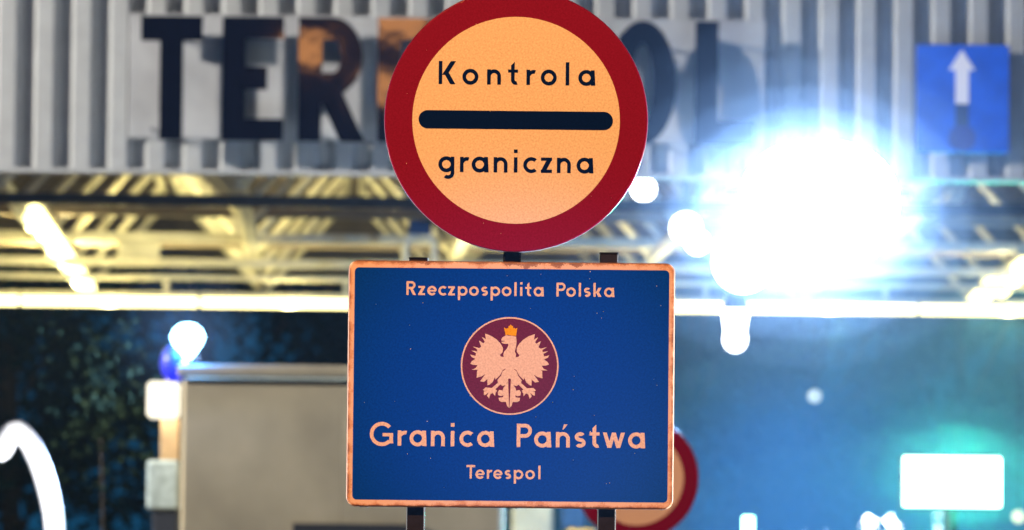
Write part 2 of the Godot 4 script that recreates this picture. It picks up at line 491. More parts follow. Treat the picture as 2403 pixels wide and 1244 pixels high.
func name_board() -> void:
	var b := thing("name_board", "blue board with white eagle lettered Rzeczpospolita Polska Granica Państwa Terespol on two posts", "road sign", Vector3(0.0, 2.359, -17.2))
	var w := 0.990
	var h := 0.746
	M.border = mat(Color.WHITE, 0.5)
	M.border.albedo_texture = rusty_border(w, h)
	var plate := rolled_plate(w, h, 0.030, [[0.006, 0.0], [0.003, -0.001], [0.001, -0.004], [0.0, -0.010], [0.0, -0.028], [0.004, -0.03], [0.3, -0.03]], Vector2(w, h))
	put("rusty_border", plate, M.border, b)
	put("blue_panel", prism(rounded(0.953, 0.703, 0.013, 8), 0.0006), M.blue_film, b, Vector3(0.0005, -0.0005, 0.0002))
	var z := 0.001
	letters(b, [["R", -319.0], ["z", -283.0], ["e", -255.5], ["c", -222.0], ["z", -192.5], ["p", -163.0], ["o", -129.0], ["s", -92.0], ["p", -64.0], ["o", -30.0], ["l", 8.0], ["i", 25.5], ["t", 41.0], ["a", 66.5], ["P", 135.5], ["o", 165.0], ["l", 203.0], ["s", 219.0], ["k", 247.5], ["a", 280.0]], 0.2685, 0.0420, 0.158, M.tan_film, z)
	letters(b, [["G", -423.5], ["r", -340.5], ["a", -304.5], ["n", -240.0], ["i", -180.0], ["c", -153.5], ["a", -100.0], ["P", 19.5], ["a", 72.5], ["ń", 138.0], ["s", 195.0], ["t", 239.5], ["w", 280.0], ["a", 356.5]], -0.1885, 0.0705, 0.157, M.tan_film, z)
	letters(b, [["T", -131.5], ["e", -104.0], ["r", -69.5], ["e", -50.0], ["s", -15.5], ["p", 12.0], ["o", 47.0], ["l", 86.0]], -0.2855, 0.0412, 0.157, M.tan_film, z)
	var e := put("emblem", disc(0.148, 0.0006), M.tan_film, b, Vector3(-0.004, 0.0565, z))
	put("emblem_field", disc(0.1435, 0.0004), M.maroon_film, e, Vector3(0, 0, 0.0007))
	var c := Vector2(622, 645)
	var ez := 0.0012
	var wing := outline([352, 297, 420, 322, 478, 360, 522, 405, 548, 452, 546, 490, 532, 512, 516, 526, 526, 545, 560, 550, 625, 545, 625, 720, 575, 675, 548, 690, 520, 745, 470, 795, 462, 770, 440, 822, 405, 850, 384, 857, 383, 790, 345, 822, 303, 814, 362, 735, 318, 762, 266, 776, 270, 700, 283, 690, 210, 690, 255, 672, 274, 640, 225, 636, 197, 626, 212, 598, 250, 572, 210, 552, 194, 526, 252, 540, 258, 512, 208, 482, 268, 492, 270, 470, 222, 438, 290, 455, 312, 440, 286, 372, 335, 402, 350, 385, 317, 332, 362, 358], c)
	put("eagle_wing", prism(wing, 0.0004), M.tan_film, e, Vector3(0, 0, ez))
	put("eagle_wing", prism(mirror(wing), 0.0005), M.tan_film, e, Vector3(0, 0, ez))
	var body := outline([578, 312, 560, 326, 540, 338, 529, 356, 531, 372, 560, 374, 566, 379, 530, 384, 536, 398, 575, 408, 600, 404, 607, 422, 590, 458, 560, 492, 552, 520, 560, 560, 580, 680, 545, 705, 530, 752, 490, 800, 500, 828, 560, 800, 600, 782, 650, 782, 690, 800, 745, 828, 755, 800, 715, 752, 700, 705, 668, 680, 684, 560, 690, 520, 676, 490, 688, 440, 694, 390, 690, 326, 640, 320], c)
	put("eagle_body", prism(body, 0.0006), M.tan_film, e, Vector3(0, 0, ez))
	var leg := outline([535, 750, 492, 800, 496, 830, 430, 886, 366, 880, 335, 906, 350, 918, 385, 912, 347, 925, 346, 962, 358, 964, 398, 935, 380, 970, 402, 1000, 415, 955, 440, 940, 468, 972, 472, 940, 490, 912, 470, 900, 524, 846, 545, 862, 585, 852, 612, 780], c)
	put("eagle_leg", prism(leg, 0.0007), M.tan_film, e, Vector3(0, 0, ez))
	put("eagle_leg", prism(mirror(leg), 0.0008), M.tan_film, e, Vector3(0, 0, ez))
	var tail := outline([606, 784, 598, 830, 560, 878, 548, 912, 512, 905, 497, 930, 502, 965, 535, 972, 560, 962, 552, 985, 506, 990, 512, 1022, 538, 1036, 585, 1034, 598, 1078, 620, 1100], c)
	put("eagle_tail", prism(tail, 0.0009), M.tan_film, e, Vector3(0, 0, ez))
	put("eagle_tail", prism(mirror(tail), 0.0010), M.tan_film, e, Vector3(0, 0, ez))
	var crown := outline([575, 310, 556, 230, 582, 243, 592, 234, 604, 240, 606, 212, 617, 214, 629, 195, 642, 212, 653, 210, 656, 238, 668, 232, 680, 243, 701, 231, 688, 318, 640, 318, 600, 308], c)
	put("gold_crown", prism(crown, 0.0011), M.gold_film, e, Vector3(0, 0, ez))
	# posts and rails behind the plate
	var post_l := put("post", box(Vector3(0.056, 2.741, 0.056), 0.003), M.pole, b, Vector3(-0.285, -2.359 + 1.3705, -0.075))
	var post_r := put("post", box(Vector3(0.056, 2.762, 0.056), 0.003), M.pole, b, Vector3(0.2945, -2.359 + 1.381, -0.075))
	for p in [post_l, post_r]:
		var top: float = 1.3705 if p == post_l else 1.381
		put("post_cap", box(Vector3(0.058, 0.004, 0.058), 0.0015), M.pole, p, Vector3(0, top + 0.002, 0))
	for y in [0.25, -0.27]:
		put("mounting_rail", box(Vector3(0.9, 0.04, 0.015), 0.003), M.sign_back, b, Vector3(0, y, -0.0385))
	for x in [-0.45, -0.43, 0.0, 0.02, 0.46]:
		put("edge_rivet", lathe([Vector4(0, 0.004, 0, 1), Vector4(0.004, 0.002, 0.7, 0.7), Vector4(0.005, 0, 1, 0)], 8), M.sign_edge, b, Vector3(x, -0.372, -0.018), Basis(Vector3.RIGHT, PI / 2))

func raindrops() -> void:
	# beads of rain on the two faces: too many and too small to be counted
	var st := begin()
	var bead := SphereMesh.new()
	bead.radius = 1.0
	bead.height = 2.0
	bead.radial_segments = 8
	bead.rings = 4
	for k in 70:
		var on_board := k < 40
		var p := Vector3.ZERO
		if on_board:
			p = Vector3(rng.randf_range(-0.47, 0.47), 2.359 + rng.randf_range(-0.345, 0.345), -17.1985)
		else:
			var a := rng.randf() * TAU
			var q := sqrt(rng.randf()) * 0.39
			p = Vector3(0.008 + cos(a) * q, 3.162 + sin(a) * q, -17.1985)
		var r := rng.randf_range(0.0006, 0.0013)
		st.append_from(bead, 0, Transform3D(Basis.from_scale(Vector3(r, r * 1.2, r * 0.7)), p))
	var o := put("raindrops", st.commit(), M.water, self)
	tag(o, "tiny rain beads on both sign faces", "raindrops", "", "stuff")

func far_sign() -> void:
	var s := thing("prohibition_sign", "blurred round red ringed white sign half hidden behind the blue board", "road sign", Vector3(0.806, 2.503, -36.3))
	round_plate(s, 0.400, 0.302)
	put("post", tube([Vector3(0, -2.503, -0.06), Vector3(0, 0.3, -0.06)], 0.03, 14), M.pole, s)
	put("mounting_rail", box(Vector3(0.4, 0.04, 0.02), 0.003), M.sign_back, s, Vector3(0, 0.1, -0.037))

# ---------------------------------------------------------------- the terminal
func cladding_sheet(w: float, h: float) -> ArrayMesh:
	# three trapezoid ribs, 320 mm apart, 75 mm deep
	var st := begin()
	var p := []
	for k in 3:
		var x := -w / 2 + k * 0.3233
		p.append_array([Vector2(x, 0.0), Vector2(x + 0.075, 0.0), Vector2(x + 0.120, 0.105), Vector2(x + 0.255, 0.105), Vector2(x + 0.3233, 0.0)])
	for i in p.size() - 1:
		var a: Vector2 = p[i]
		var b: Vector2 = p[i + 1]
		if a.distance_to(b) < 1e-4: continue
		var e := (b - a).normalized()
		quad(st, Vector3(a.x, 0, a.y), Vector3(b.x, 0, b.y), Vector3(b.x, h, b.y), Vector3(a.x, h, a.y), Vector3(-e.y, 0, e.x))
		quad(st, Vector3(a.x, 0, a.y - 0.002), Vector3(b.x, 0, b.y - 0.002), Vector3(b.x, h, b.y - 0.002), Vector3(a.x, h, a.y - 0.002), Vector3(e.y, 0, -e.x))
	return st.commit()

func big_letter(ch: String) -> Array:   # 1 unit = 1 m, cap height 1.07, stroke 0.2
	var H := 1.07
	var s := 0.2
	var w := 0.53
	match ch:
		"T": return [bar(0, H - 0.215, w, H), bar(w / 2 - s / 2, 0, w / 2 + s / 2, H - 0.215)]
		"E": return [bar(0, 0, s, H), bar(s, H - 0.19, w, H), bar(s, 0.44, 0.39, 0.64), bar(s, 0, w, 0.19)]
		"R": return [bar(0, 0, s, H), bar(s, H - 0.19, 0.3, H), bar(s, 0.40, 0.3, 0.59), arc(0.29, 0.735, 0.165, 0.24, -90, 90, 0.19), par(0.36, 0, 0.16, 0.42, 0.22)]
		"S": return [arc(0.27, 0.78, 0.17, 0.19, 20, 270, s), arc(0.27, 0.30, 0.17, 0.20, -160, 90, s)]
		"P": return [bar(0, 0, s, H), bar(s, H - 0.19, 0.3, H), bar(s, 0.40, 0.3, 0.59), arc(0.29, 0.735, 0.165, 0.24, -90, 90, 0.19)]
		"O": return [arc(0.29, H / 2, 0.19, 0.435, 0, 360, s)]
		"L": return [bar(0, 0, s, H), bar(s, 0, 0.51, 0.21)]
	return []

func terminal() -> void:
	# front wall of the canopy: ribbed sheets over a frame
	var f := thing("canopy_fascia", "long grey ribbed metal fascia across the front of the canopy", "fascia", Vector3(0, 5.41, -49.1))
	var sheet := cladding_sheet(0.97, 2.9)
	for k in 17:
		put("cladding_sheet", sheet, M.cladding, f, Vector3((k - 8) * 0.97 + 0.12, 0, 0))
	put("bottom_trim", box(Vector3(16.6, 0.045, 0.13), 0.006), M.cladding, f, Vector3(0, -0.02, 0.04))
	put("frame_beam", box(Vector3(16.6, 0.25, 0.12), 0.01), M.dark_steel, f, Vector3(0, 0.16, -0.10))
	put("frame_beam", box(Vector3(16.6, 0.25, 0.12), 0.01), M.dark_steel, f, Vector3(0, 2.6, -0.10))
	# the place name: standing letters on a flat light board
	var n := thing("terminal_sign", "flat light board carrying the big dark letters TERESPOL on the fascia", "sign", Vector3(0, 0, -48.99))
	for k in 4:
		put("backing_sheet", box(Vector3(1.372, 1.083, 0.03), 0.004), M.backing, n, Vector3(-2.64 + k * 1.376, 6.215, 0))
	var left := [["T", -3.207], ["E", -2.507], ["R", -1.851], ["E", -1.17], ["S", -0.5], ["P", 0.16], ["O", 0.816], ["L", 1.556]]
	for k in left.size():
		var o := begin()
		var step := 0.0
		for poly in big_letter(left[k][0]):
			add_prism(o, poly, 0.0, 0.06 + step)
			step += 0.001
		var l := put("place_letter", o.commit(), M.letter_face, n, Vector3(left[k][1], 5.637, 0.27))
		for y in [0.1, 0.95]:
			put("stand_off", tube([Vector3(0.1, y, -0.26), Vector3(0.1, y, 0.0)], 0.012, 8), M.dark_steel, l)
	# blue lane sign with an arrow
	var a := thing("lane_sign", "blue square sign with a white up arrow on the fascia", "sign", Vector3(3.873, 6.079, -48.86))
	put("blue_plate", rolled_plate(0.802, 0.936, 0.02, [[0.004, 0.0], [0.0, -0.004], [0.0, -0.03], [0.2, -0.03]], Vector2.ONE), M.arrow_blue, a)
	var head := PackedVector2Array([Vector2(-0.115, 0.245), Vector2(-0.055, 0.245), Vector2(-0.055, -0.045), Vector2(0.06, -0.045), Vector2(0.06, 0.245), Vector2(0.115, 0.245), Vector2(0.0, 0.425)])
	put("arrow", prism(head, 0.002), M.arrow_white, a, Vector3(-0.01, 0, 0.001))
	put("lower_arrow_shaft", prism(bar(-0.055, -0.235, 0.06, -0.047), 0.002), M.arrow_lower, a, Vector3(-0.01, 0, 0.001))  # lower part of the shaft, bluer and mottled
	put("dark_disc", disc(0.115, 0.001), M.arrow_disc, a, Vector3(-0.005, -0.34, 0.001))  # darker blue disc at the foot of the shaft
	for y in [-0.3, 0.3]:
		put("bracket", box(Vector3(0.7, 0.05, 0.06), 0.004), M.dark_steel, a, Vector3(0, y, -0.075))
	# roof behind the fascia, turned two degrees: triangular trusses run away from the viewer under a brown deck
	var turn := Basis(Vector3.UP, deg_to_rad(1.8))
	var origin := Vector3(0, 0, -50.3)
	var low := 5.40
	var high := 6.50
	var half := 0.98
	var length := 20.0
	var step_z := 2.5
	var web_mesh := {}
	for s in [-1.0, 1.0]:
		web_mesh[s] = tube([Vector3.ZERO, Vector3(s * half, high - low, 0)], 0.042, 8)
	var low_chord := box(Vector3(0.11, 0.11, length), 0.01)
	var high_chord := box(Vector3(0.08, 0.08, length), 0.008)
	var where := ["at the far left, outside the view", "over the slanting strip lights at upper left", "whose bright chord ends left of the blue board", "hidden behind the round sign", "behind the floodlight bank", "at the right edge under the arrow sign", "at the far right, outside the view"]
	for i in 7:
		var t := thing("roof_truss", "cream triangular roof truss %s" % where[i], "roof truss", origin + turn * Vector3(-6.70 + i * 2.14, 0, -0.3), "cream trusses under the canopy deck")
		t.basis = turn
		put("lower_chord", low_chord, M.cream_steel, t, Vector3(0, low, -length / 2))
		for s in [-1.0, 1.0]:
			put("upper_chord", high_chord, M.cream_steel, t, Vector3(s * half, high, -length / 2))
		for j in 8:
			for s in [-1.0, 1.0]:
				put("web_member", web_mesh[s], M.cream_steel, t, Vector3(0, low, -0.35 - j * step_z))
	var roof := thing("canopy_roof", "brown canopy roof deck with dark cross beams under it", "roof", origin)
	roof.basis = turn
	for j in 3:
		put("cross_beam", box(Vector3(18.6, 0.10, 0.10), 0.01), M.dark_steel if j == 0 else M.purlin, roof, Vector3(0, low + (-0.11 if j == 0 else 0.12), -0.9 - j * 4.9))
	for k in 6:
		put("roof_deck_sheet", box(Vector3(3.02, 0.04, 46.0), 0.0), M.deck, roof, Vector3((k - 2.5) * 3.03, high + 0.42, -22.5))
	for j in 26:
		put("purlin", box(Vector3(18.0, 0.11, 0.07), 0.005), M.purlin, roof, Vector3(0, high + 0.30, -0.6 - j * 1.75))
	for y in [[5.48, 0.10, -9.2], [5.235, 0.09, -9.5], [5.085, 0.05, -9.62]]:
		put("cable_tray", box(Vector3(17, y[1], 0.16), 0.01), M.cream_steel, roof, Vector3(0, y[0], y[2]))
	put("junction_box", box(Vector3(0.44, 0.2, 0.12), 0.02), M.cream_steel, roof, Vector3(-3.62, 5.36, -9.3))
	# columns: one is seen below the blue board, the others stand outside the frame
	for x in [-8.2, 0.236, 8.2]:
		var c := thing("canopy_column", "cream steel canopy column %s" % ("seen below the blue board between its posts" if absf(x) < 1 else ("at the left end of the canopy, outside the view" if x < 0 else "at the right end of the canopy, outside the view")), "column", Vector3(x * 1.05, 0, -61.6), "canopy columns")
		put("shaft", box(Vector3(0.45, 5.3, 0.45), 0.03), M.cream_steel, c, Vector3(0, 2.65 + 0.06, 0))
		put("base_plate", box(Vector3(0.7, 0.06, 0.7), 0.01), M.dark_steel, c, Vector3(0, 0.03, 0))

func strip_lamp(r: float, length: float, label: String, at: Vector3, yaw: float, group: String, hanger: bool, e: float) -> Node3D:
	var s := thing("strip_light", label, "lamp", at, group)
	s.basis = Basis(Vector3.UP, yaw)
	put("housing", box(Vector3(length - 0.02, 0.05, 0.12), 0.008), M.cream_steel, s, Vector3(0, 0.115, 0))
	put("lamp_tube", tube([Vector3(-length / 2 + 0.02, 0.085 - r, 0), Vector3(length / 2 - 0.02, 0.085 - r, 0)], r, 12), M.tube_glow, s)
	if hanger:
		put("hanger", box(Vector3(0.06, 0.16, 0.04), 0.004), M.cream_steel, s, Vector3(length / 2 - 0.35, 0.22, 0))
	if e > 0.0:
		lamp_light(OmniLight3D.new(), "tube_light", s, Vector3(0, 0.085 - 2 * r - 0.06, 0.0), TUBE, e, 0.1)
	return s

func lamps() -> void:
	M.tube_glow = glow(TUBE, 5.0)
	var place := ["at the left edge of the photo", "left of the junction of truck and trees", "above the truck", "behind the blue board's left half", "behind the blue board's right half", "right of the blue board under the floodlights", "beside the pendant lamp", "above the green display"]
	for k in 8:
		strip_lamp(0.052, 1.9, "lit cream strip light in the long row, %s" % place[k], Vector3(-6.1 + k * 1.9 - 0.05, 4.80, -60.0), 0.0, "strip lights in the long cross row", true, 2.9)
	var names := ["nearest and highest", "middle", "farthest and lowest"]
	for k in 3:
		strip_lamp(0.10, 4.28, "slanting lit strip light at upper left, %s of the three" % names[k], Vector3(-4.63 - 0.15 * k, 5.36, -56.2 - 4.3 * k), PI / 2 + 0.034, "strip lights along the left lane", false, 11.0)
	for k in 2:
		strip_lamp(0.10, 4.28, "slanting lit strip light at the right edge, %s of the two" % ["nearer", "farther"][k], Vector3(5.42 + 0.09 * k, 5.28 + 0.08 * k, -61.5 - 5.0 * k), PI / 2 - 0.03, "strip lights along the right lane", false, 6.0)
	# floodlight bank that faces the camera
	var b := thing("floodlight", "blinding white oval floodlight under the fascia right of the round sign", "lamp", Vector3(2.60, 5.09, -48.1))
	for x in [-0.35, 0.35]:
		put("bracket_arm", tube([Vector3(x, 0.1, -0.22), Vector3(x, 0.42, -0.3), Vector3(x, 0.42, -0.95)], 0.03, 10), M.dark_steel, b)
	put("carrier", box(Vector3(1.6, 0.07, 0.05), 0.006), M.dark_steel, b, Vector3(0, 0.12, -0.22))
	put("carrier", box(Vector3(1.1, 0.07, 0.05), 0.006), M.dark_steel, b, Vector3(0, -0.22, -0.22))
	put("upright", box(Vector3(0.07, 1.1, 0.05), 0.006), M.dark_steel, b, Vector3(0, -0.05, -0.24))
	M.flood_glow = glow(FLOOD_FACE, 40.0)
	var oval := PackedVector2Array()
	for k in 56:
		var t := TAU * k / 56.0
		oval.append(Vector2(signf(cos(t)) * pow(absf(cos(t)), 0.85) * 0.66, signf(sin(t)) * pow(absf(sin(t)), 0.85) * 0.54))
	var shell := PackedVector2Array()
	for v in oval:
		shell.append(v * 1.035)
	var h := put("lamp_housing", prism(shell, 0.16), M.housing, b, Vector3(0, 0, -0.18))
	put("lamp_face", prism(oval, 0.02), M.flood_glow, h, Vector3(0, 0, 0.155))
	for k in 5:
		put("cooling_fin", box(Vector3(1.1, 0.02, 0.10), 0.003), M.housing, h, Vector3(0, (k - 2) * 0.2, -0.05))
	var fl: SpotLight3D = lamp_light(SpotLight3D.new(), "flood_light", b, Vector3(0.05, 0.0, 0.3), FLOOD, FLOOD_E, 0.4)
	fl.spot_angle = 84.0
	fl.spot_angle_attenuation = 0.3
	aim(fl, Vector3(2.6, 4.6, 0))
	var b2 := thing("floodlight", "added smaller white floodlight that widens the glare of the big oval floodlight", "lamp", Vector3(1.96, 4.60, -48.1))  # added to carry the glare further down and left
	put("lamp_housing", disc_n(0.27, 0.16, 32), M.housing, b2, Vector3(0, 0, -0.18))
	put("lamp_face", disc_n(0.25, 0.02, 32), M.flood_glow, b2, Vector3(0, 0, -0.02))
	put("bracket_arm", tube([Vector3(0, 0.2, -0.15), Vector3(0, 0.9, -0.3), Vector3(0, 0.92, -0.95)], 0.03, 10), M.dark_steel, b2)
	var fl2: SpotLight3D = lamp_light(SpotLight3D.new(), "flood_light", b2, Vector3(0, 0.0, 0.15), FLOOD, FLOOD_E * 0.35, 0.3)
	fl2.spot_angle = 84.0
	fl2.spot_angle_attenuation = 0.3
	aim(fl2, Vector3(1.9, 4.3, 0))
	# nested shells of rain mist, added to give the lamps their lens glare
	for q in [[0.95, 0.72, 0.0045], [1.15, 0.87, 0.0028], [1.4, 1.06, 0.0014], [1.7, 1.3, 0.0007], [2.1, 1.65, 0.00035], [2.7, 2.1, 0.00018], [3.6, 2.8, 0.0001]]:
		var mist := FogVolume.new()
		mist.name = numbered("glow_mist")
		mist.shape = RenderingServer.FOG_VOLUME_SHAPE_ELLIPSOID
		mist.size = Vector3(2 * q[0], 2 * q[1], 3.0 + q[0] * 0.4)
		var fm := FogMaterial.new()
		fm.albedo = Color(0.86, 0.95, 1.0)
		fm.density = q[2]
		mist.material = fm
		add_child(mist)
		mist.position = Vector3(2.42, 4.94, -46.9)
		tag(mist, "rain mist added for the glare round the floodlight", "mist", "", "stuff")
	for q in [[12.0, 8.6, 2.0], [11.0, 7.2, 1.2], [10.0, 6.0, 0.6]]:
		var bank := FogVolume.new()
		bank.name = numbered("rain_haze")
		bank.shape = RenderingServer.FOG_VOLUME_SHAPE_ELLIPSOID
		bank.size = Vector3(q[0], q[1], 22.0)
		var bm := FogMaterial.new()
		bm.albedo = Color(0.44, 0.74, 1.0)
		bm.density = 0.010
		bank.material = bm
		add_child(bank)
		bank.position = Vector3(4.7, q[2], -62.0)
		tag(bank, "blue haze of rain under the canopy right of the board", "haze", "", "stuff")
	# single lamps round the bank
	M.spot_glow = glow(Color(0.95, 0.97, 1.0), 9.0)
	for p in [[Vector3(1.59, 5.145, -52), 0.14, "small round white lamp left of the floodlight bank"], [Vector3(1.20, 5.50, -52), 0.11, "small round white lamp touching the round sign's right rim"], [Vector3(1.70, 5.02, -52.1), 0.11, "small round white lamp just below the one left of the floodlight bank"]]:
		var l := thing("round_lamp", p[2], "lamp", p[0], "single lamps by the floodlight bank")
		put("bulb", ball(p[1]), M.spot_glow, l)
		put("bracket", box(Vector3(0.05, 0.5, 0.05), 0.005), M.dark_steel, l, Vector3(0, 0.3, -0.08))
	var d := thing("pendant_lamp", "white drop shaped lamp hanging below the light strip right of the board", "lamp", Vector3(2.05, 4.4, -52))
	put("lamp_bulb", lathe_y([Vector2(0.125, 0.0), Vector2(0.105, -0.12), Vector2(0.095, -0.2), Vector2(0.105, -0.26), Vector2(0.10, -0.31), Vector2(0.075, -0.355), Vector2(0.035, -0.38), Vector2(0.0, -0.385)]), M.spot_glow, d)
	put("shade", lathe_y([Vector2(0.02, 0.22), Vector2(0.07, 0.2), Vector2(0.12, 0.04), Vector2(0.125, 0.0)]), M.housing, d)
	put("cable", tube([Vector3(0, 0.2, 0), Vector3(0, 1.0, 0)], 0.008, 8), M.dark_steel, d)
	var pl: SpotLight3D = lamp_light(SpotLight3D.new(), "pendant_light", d, Vector3(0, -0.46, 0), Color(0.27, 0.56, 1.0), PENDANT_E, 0.2)
	pl.spot_angle = 88.0
	pl.spot_angle_attenuation = 1.0
	aim(pl, Vector3(3.0, 0, -55.0))
	# green-white lane display
	var g := thing("lane_display", "glaring green white lit display box at lower right", "display", Vector3(3.888, 2.80, -50))
	put("cabinet", box(Vector3(0.90, 0.49, 0.16), 0.03), M.housing, g, Vector3(0, 0, -0.1))
	put("lit_screen", box(Vector3(0.86, 0.44, 0.02), 0.01), glow(Color(0.55, 1.0, 0.85), 9.0), g)
	put("post", tube([Vector3(0, -2.8, -0.12), Vector3(0, -0.2, -0.12)], 0.06, 12), M.dark_steel, g)
	var dl: SpotLight3D = lamp_light(SpotLight3D.new(), "display_light", g, Vector3(0, 0, 0.12), Color(0.06, 1.0, 0.70), 60.0, 0.3)
	dl.spot_angle = 86.0
	dl.spot_angle_attenuation = 0.3
	aim(dl, Vector3(3.888, 2.8, 0))
	for q in [[0.6, 0.010], [0.85, 0.006], [1.2, 0.004], [1.7, 0.003]]:  # mist shells added to give the display its green halo
		var wet := FogVolume.new()
		wet.name = numbered("glow_mist")
		wet.shape = RenderingServer.FOG_VOLUME_SHAPE_ELLIPSOID
		wet.size = Vector3(2.2 * q[0], 1.5 * q[0], 1.6)
		var wm := FogMaterial.new()
		wm.albedo = Color(0.9, 0.97, 1.0)
		wm.density = q[1]
		wet.material = wm
		add_child(wet)
		wet.position = g.position + Vector3(0, 0.05, 0.6)
		tag(wet, "mist added for the green glow round the lane display", "mist", "", "stuff")
	var v := thing("green_marker_lamp", "short upright green white lamp at the bottom right of the board", "lamp", Vector3(2.098, 2.28, -50))
	put("lit_tube", tube([Vector3(0, -0.1, 0), Vector3(0, 0.2, 0)], 0.05, 12), glow(Color(0.4, 1.0, 0.7), 10.0), v)
	put("post", tube([Vector3(0, -2.28, 0), Vector3(0, -0.1, 0)], 0.05, 12), M.dark_steel, v)
	# blue spot of light, given an added lamp over the truck's corner
	var q := thing("added_blue_lamp", "added blue and white lamp for a spot of light above the truck's left corner", "lamp", Vector3(-2.61, 3.57, -45.12))
	put("white_lamp", lathe_y([Vector2(0.0, 0.11), Vector2(0.06, 0.10), Vector2(0.11, 0.06), Vector2(0.135, 0.0), Vector2(0.11, -0.06), Vector2(0.06, -0.13), Vector2(0.03, -0.17), Vector2(0.0, -0.18)]), glow(Color(0.35, 0.75, 1.0), 16.0), q, Vector3(0.04, 0.21, 0))
	put("blue_lens", ball(0.12), glow(Color(0.005, 0.012, 0.9), 1.2), q, Vector3(-0.07, 0.0, -0.02), Basis.from_scale(Vector3(0.9, 1.25, 0.9)))
	for e in [[0.5, 0.010], [0.8, 0.006], [1.2, 0.004]]:  # small mist shells added for a blue halo
		var bmist := FogVolume.new()
		bmist.name = numbered("glow_mist")
		bmist.shape = RenderingServer.FOG_VOLUME_SHAPE_ELLIPSOID
		bmist.size = Vector3.ONE * e[0]
		var bmm := FogMaterial.new()
		bmm.albedo = Color(0.9, 0.97, 1.0)
		bmm.density = e[1]
		bmist.material = bmm
		add_child(bmist)
		bmist.position = q.position + Vector3(0.02, 0.19, 0.12)
		tag(bmist, "mist added for the blue glow round the blue lamp", "mist", "", "stuff")
	put("bracket", box(Vector3(0.12, 0.06, 0.08), 0.005), M.dark_steel, q, Vector3(0.06, 0.06, -0.10))
	lamp_light(OmniLight3D.new(), "added_blue_light", q, Vector3(0.04, 0.19, 0.14), Color(0.02, 0.22, 1.0), 3.0, 0.1)
	# far street lamps
	var far := [[Vector3(10.23, 4.2, -190), "lowest and leftmost"], [Vector3(12.01, 4.447, -190), "second from the left"], [Vector3(12.79, 4.483, -190), "third from the left"], [Vector3(14.36, 4.584, -190), "fourth, left of a close pair"], [Vector3(14.95, 4.632, -190), "fifth, right of a close pair"]]
	var lm := glow(Color(0.9, 0.97, 1.0), 30.0)
	for p in far:
		var l := thing("far_lamp_post", "far white lamp below the green display, %s" % p[1], "lamp post", p[0], "far lamps in a row at lower right")
		put("head", ball(0.27), lm, l)
		put("mast", tube([Vector3(0, -p[0].y, -0.2), Vector3(0, 0.1, -0.2)], 0.07, 8), M.dark_steel, l)
	var dim := [[Vector3(2.674, 3.541, -50), Color(0.55, 0.75, 0.9), 0.35, 0.062, "pale grey point of light right of the board's middle"], [Vector3(4.47, 2.5, -50), Color(0.9, 1.0, 0.7), 0.4, 0.06, "faint yellow point of light at the lower right edge"]]
	for p in dim:
		var l := thing("signal_lamp", p[4], "lamp", p[0])
		put("lens", ball(p[3]), glow(p[1], p[2] * 3.0), l)
		put("wire", tube([Vector3(0, 0.0, -0.02), Vector3(0, 5.42 - p[0].y, -0.02)], 0.003, 6), M.dark_steel, l)

func ball(r: float) -> SphereMesh:
	var s := SphereMesh.new()
	s.radius = r
	s.height = 2 * r
	s.radial_segments = 20
	s.rings = 10
	return s

func lathe_y(p: Array) -> ArrayMesh:
	var st := begin()
	var n := 20
	for i in p.size() - 1:
		var e: Vector2 = (p[i + 1] - p[i]).normalized()
		for k in n:
			var a := TAU * k / n
			var b := TAU * (k + 1) / n
			var na := Vector3(cos(a) * absf(e.y), e.x, sin(a) * absf(e.y))
			var nb := Vector3(cos(b) * absf(e.y), e.x, sin(b) * absf(e.y))
			var A := Vector3(cos(a) * p[i].x, p[i].y, sin(a) * p[i].x)
			var B := Vector3(cos(b) * p[i].x, p[i].y, sin(b) * p[i].x)
			var C := Vector3(cos(b) * p[i + 1].x, p[i + 1].y, sin(b) * p[i + 1].x)
			var D := Vector3(cos(a) * p[i + 1].x, p[i + 1].y, sin(a) * p[i + 1].x)
			tri(st, A, B, C, na, nb, nb)
			tri(st, A, C, D, na, nb, na)
	return st.commit()

